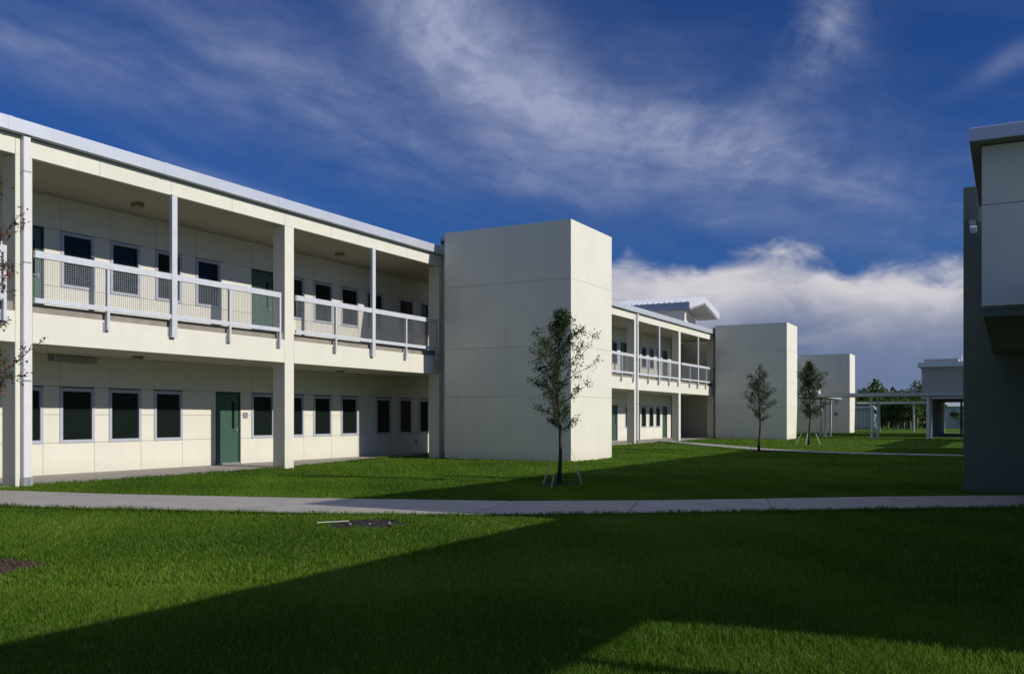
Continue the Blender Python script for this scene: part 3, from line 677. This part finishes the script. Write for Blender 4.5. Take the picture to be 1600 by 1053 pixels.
for dx_, dy_, lab in ((-.75, -.3, 'left stake of the three round the densest sapling'), (-.12, -.5, 'middle stake of the three round the densest sapling'), (.62, -.1, 'right stake of the three round the densest sapling')):
    stake((-10.04+dx_, 54.27+dy_, -.03), (-10.04+dx_*.55, 54.27+dy_*.55, .62), lab, .022)
stake((-10.2, 41.2, -.02), (-10.1, 41.25, .3), 'short stake at the foot of the thin sapling by the footpath', .014)
def bed(cx, cy, r_, label, chips, seed, mm):
    rd = random.Random(seed); p = []
    for i in range(26):
        a = i/26*2*math.pi; q = r_*(1+.13*math.sin(5*a+cx)+rd.uniform(-.05, .05)); p.append((cx+q*math.cos(a), cy+q*math.sin(a)))
    o = MB().prism(p, -.06, .012).build('mulch_bed', M['soil'], None, label=label, category='mulch bed', group='soil rings cut in the lawn')
    m_ = MB()
    for i in range(chips):
        a = rd.uniform(0, 6.28); q = r_*math.sqrt(rd.random())*.95; x, y = cx+q*math.cos(a), cy+q*math.sin(a); s = rd.uniform(.008, .028); t = rd.uniform(0, 3.1)
        c1, s1 = math.cos(t)*s, math.sin(t)*s; z = .01
        m_.hexa([(x-c1,y-s1,z),(x+s1*.5,y-c1*.5,z),(x+c1,y+s1,z),(x-s1*.5,y+c1*.5,z),(x-c1*.7,y-s1*.7,z+s*.5),(x+s1*.4,y-c1*.4,z+s*.6),(x+c1*.8,y+s1*.8,z+s*.4),(x-s1*.4,y+c1*.4,z+s*.6)])
    m_.build('mulch', mm, o, kind='stuff')
bed(-9.02, 5.44, .62, 'reddish mulch ring cut by the left edge under the nearest sapling', 900, 1, M['chip'])
bed(-7.92, 10.38, .56, 'dark soil patch with pale pebbles by the near edge of the sidewalk', 260, 2, M['soil'])
rd = random.Random(5)
PEB = ['pale pebble at the left end of the dark soil patch', 'pale pebble in the middle of the dark soil patch', 'pale pebble at the right end of the dark soil patch']
for i in range(3):
    x, y = -8.1+.22*i, 10.2+.16*i; s = (.022, .018, .028)[i]
    MB().tube([(x, y, .005), (x, y, .02), (x, y, .02+s)], [s, s*1.1, s*.4], 7).build('pebble', M['pebble'], None, smooth=True, label=PEB[i], category='pebble', group='pebbles in the soil patch')
bed(-9.09, 19.08, .45, 'soil ring at the foot of the dark sapling by the big tower', 200, 3, M['chip'])
bed(-9.82, 41.4, .5, 'soil ring at the foot of the thin sapling by the footpath', 100, 4, M['chip'])
MB().tube([(-8.45, 9.92, .05), (-8.2, 10.3, .05)], [.007, .007], 6).build('fallen_stake', M['stake'], None, label='thin white stake lying flat beside the dark soil patch', category='stake')

# distant trees
def far_tree(label, x, y, H, R, n_, ls, pale=False, cbf=.2, seed=0, group='trees beyond the far canopies'):
    rd = random.Random(seed*13+5); t = thing('broadleaf_tree', (x, y, 0), label, 'tree', group)
    m_ = MB(); nt_ = rd.choice((1, 2)); tops = []
    for q in range(nt_):
        ln = rd.uniform(-.5, .5)
        m_.tube([(x+q*.4, y, -.1), (x+q*.4+ln*.3, y, H*.3), (x+q*.4+ln, y+.1, H*.75)], [.13 if pale else .2, .10, .04], 6)
    for q in range(5):
        a = rd.uniform(0, 6.28); z = H*rd.uniform(.3, .55); m_.tube([(x, y, z), (x+math.cos(a)*R*.6, y+math.sin(a)*R*.6, z+H*.25)], [.07, .02], 5)
    m_.build('trunk', M['paleb'] if pale else M['bark'], t, smooth=True)
    cl = []
    for q in range(26):
        a = rd.uniform(0, 6.28); f = rd.random(); z = H*(cbf+(1-cbf)*f); rr = R*math.sqrt(rd.random())*max(.3, math.sin(math.pi*min(1, .15+f*.85)))
        cl.append((x+math.cos(a)*rr, y+math.sin(a)*rr, z, R*rd.uniform(.18, .38)))
    cl = np.array(cl); k = rng.integers(0, len(cl), n_); d = rng.normal(size=(n_, 3)); d /= np.linalg.norm(d, axis=1)[:, None]
    P = cl[k, :3]+d*(cl[k, 3]*rng.uniform(.5, 1.05, n_))[:, None]*np.array([1, 1, .75]); P[:, 2] = np.maximum(P[:, 2], .1)
    V, F = leaf_mesh(P, ls, aspect=.7); tone = np.repeat(np.clip(rng.normal(.5, .22, n_)+rng.uniform(-.15, .15, len(cl))[k], 0, 1), 4)
    arr_mesh('crown', V, F, M['bush'], t, tone=tone, org=(x, y, H*cbf))
rd = random.Random(21)
names = ['dark rounded tree', 'mid green bushy tree', 'pale green loose tree', 'tall dark tree', 'low spreading tree']
def atpx(px, Y): k = (px-800)/1435; return Y*(k*c_-s_)/(c_+k*s_)
specs = [(atpx(p, Y), Y, H) for p, Y, H in ((1334,152,5.6),(1352,156,6.1),(1366,158,5.9),(1344,162,6.3),(1378,152,5.2),(1388,133,4.3),(1397,128,4.0),(1407,134,4.4),(1417,127,4.2),(1392,150,5.4),(1413,150,5.9),(1427,131,4.5),(1421,146,5.6),(1434,141,7.0),(1444,146,6.6),(1318,150,6.4),(1475,172,6.2),(1515,150,7.5),(1492,176,6.6),(1300,155,6.2))]
where = ['behind the far tower edge', 'left of the long canopy post', 'above the left half of the long canopy', 'beside the ribbed wall', 'behind the ribbed wall pier', 'just right of the white canopy post', 'in the gap under the long canopy', 'in the middle of the canopy gap', 'right of the gap middle', 'far back behind the gap', 'back row, right of the gap', 'left of the distant grey block', 'touching the distant grey block roofline', 'rising highest beside the distant grey block', 'behind the distant grey block', 'far left behind the school wings', 'seen through the open passage', 'right of the open passage', 'far behind the open passage', 'farthest left behind the school wings']
for i, (x, y, H) in enumerate(specs):
    pale = i in (5, 6, 7, 8, 11)
    far_tree(f'{names[i%5]} {where[i]}', x, y, H*.90, H*.40, 1500, .34, pale, .38 if pale else .08, i)
# shrub hedge closing the horizon
V_, F_, T_ = [], [], []
n_ = 52000; x = rng.uniform(-120, 90, n_); hh = 3.9+.9*np.sin(x*.23)+.8*np.sin(x*.61+2)+.5*np.sin(x*1.7)
P = np.stack([x, 178+rng.normal(0, 2.2, n_), hh*rng.random(n_)**.7*1.35], -1)
V, F = leaf_mesh(P, .75, aspect=.7)
arr_mesh('far_woodland', V, F, M['bush'], None, tone=np.repeat(np.clip(rng.normal(.4, .2, n_), 0, 1), 4), kind='stuff', label='dark far-off woodland closing the horizon behind the school', category='woodland')
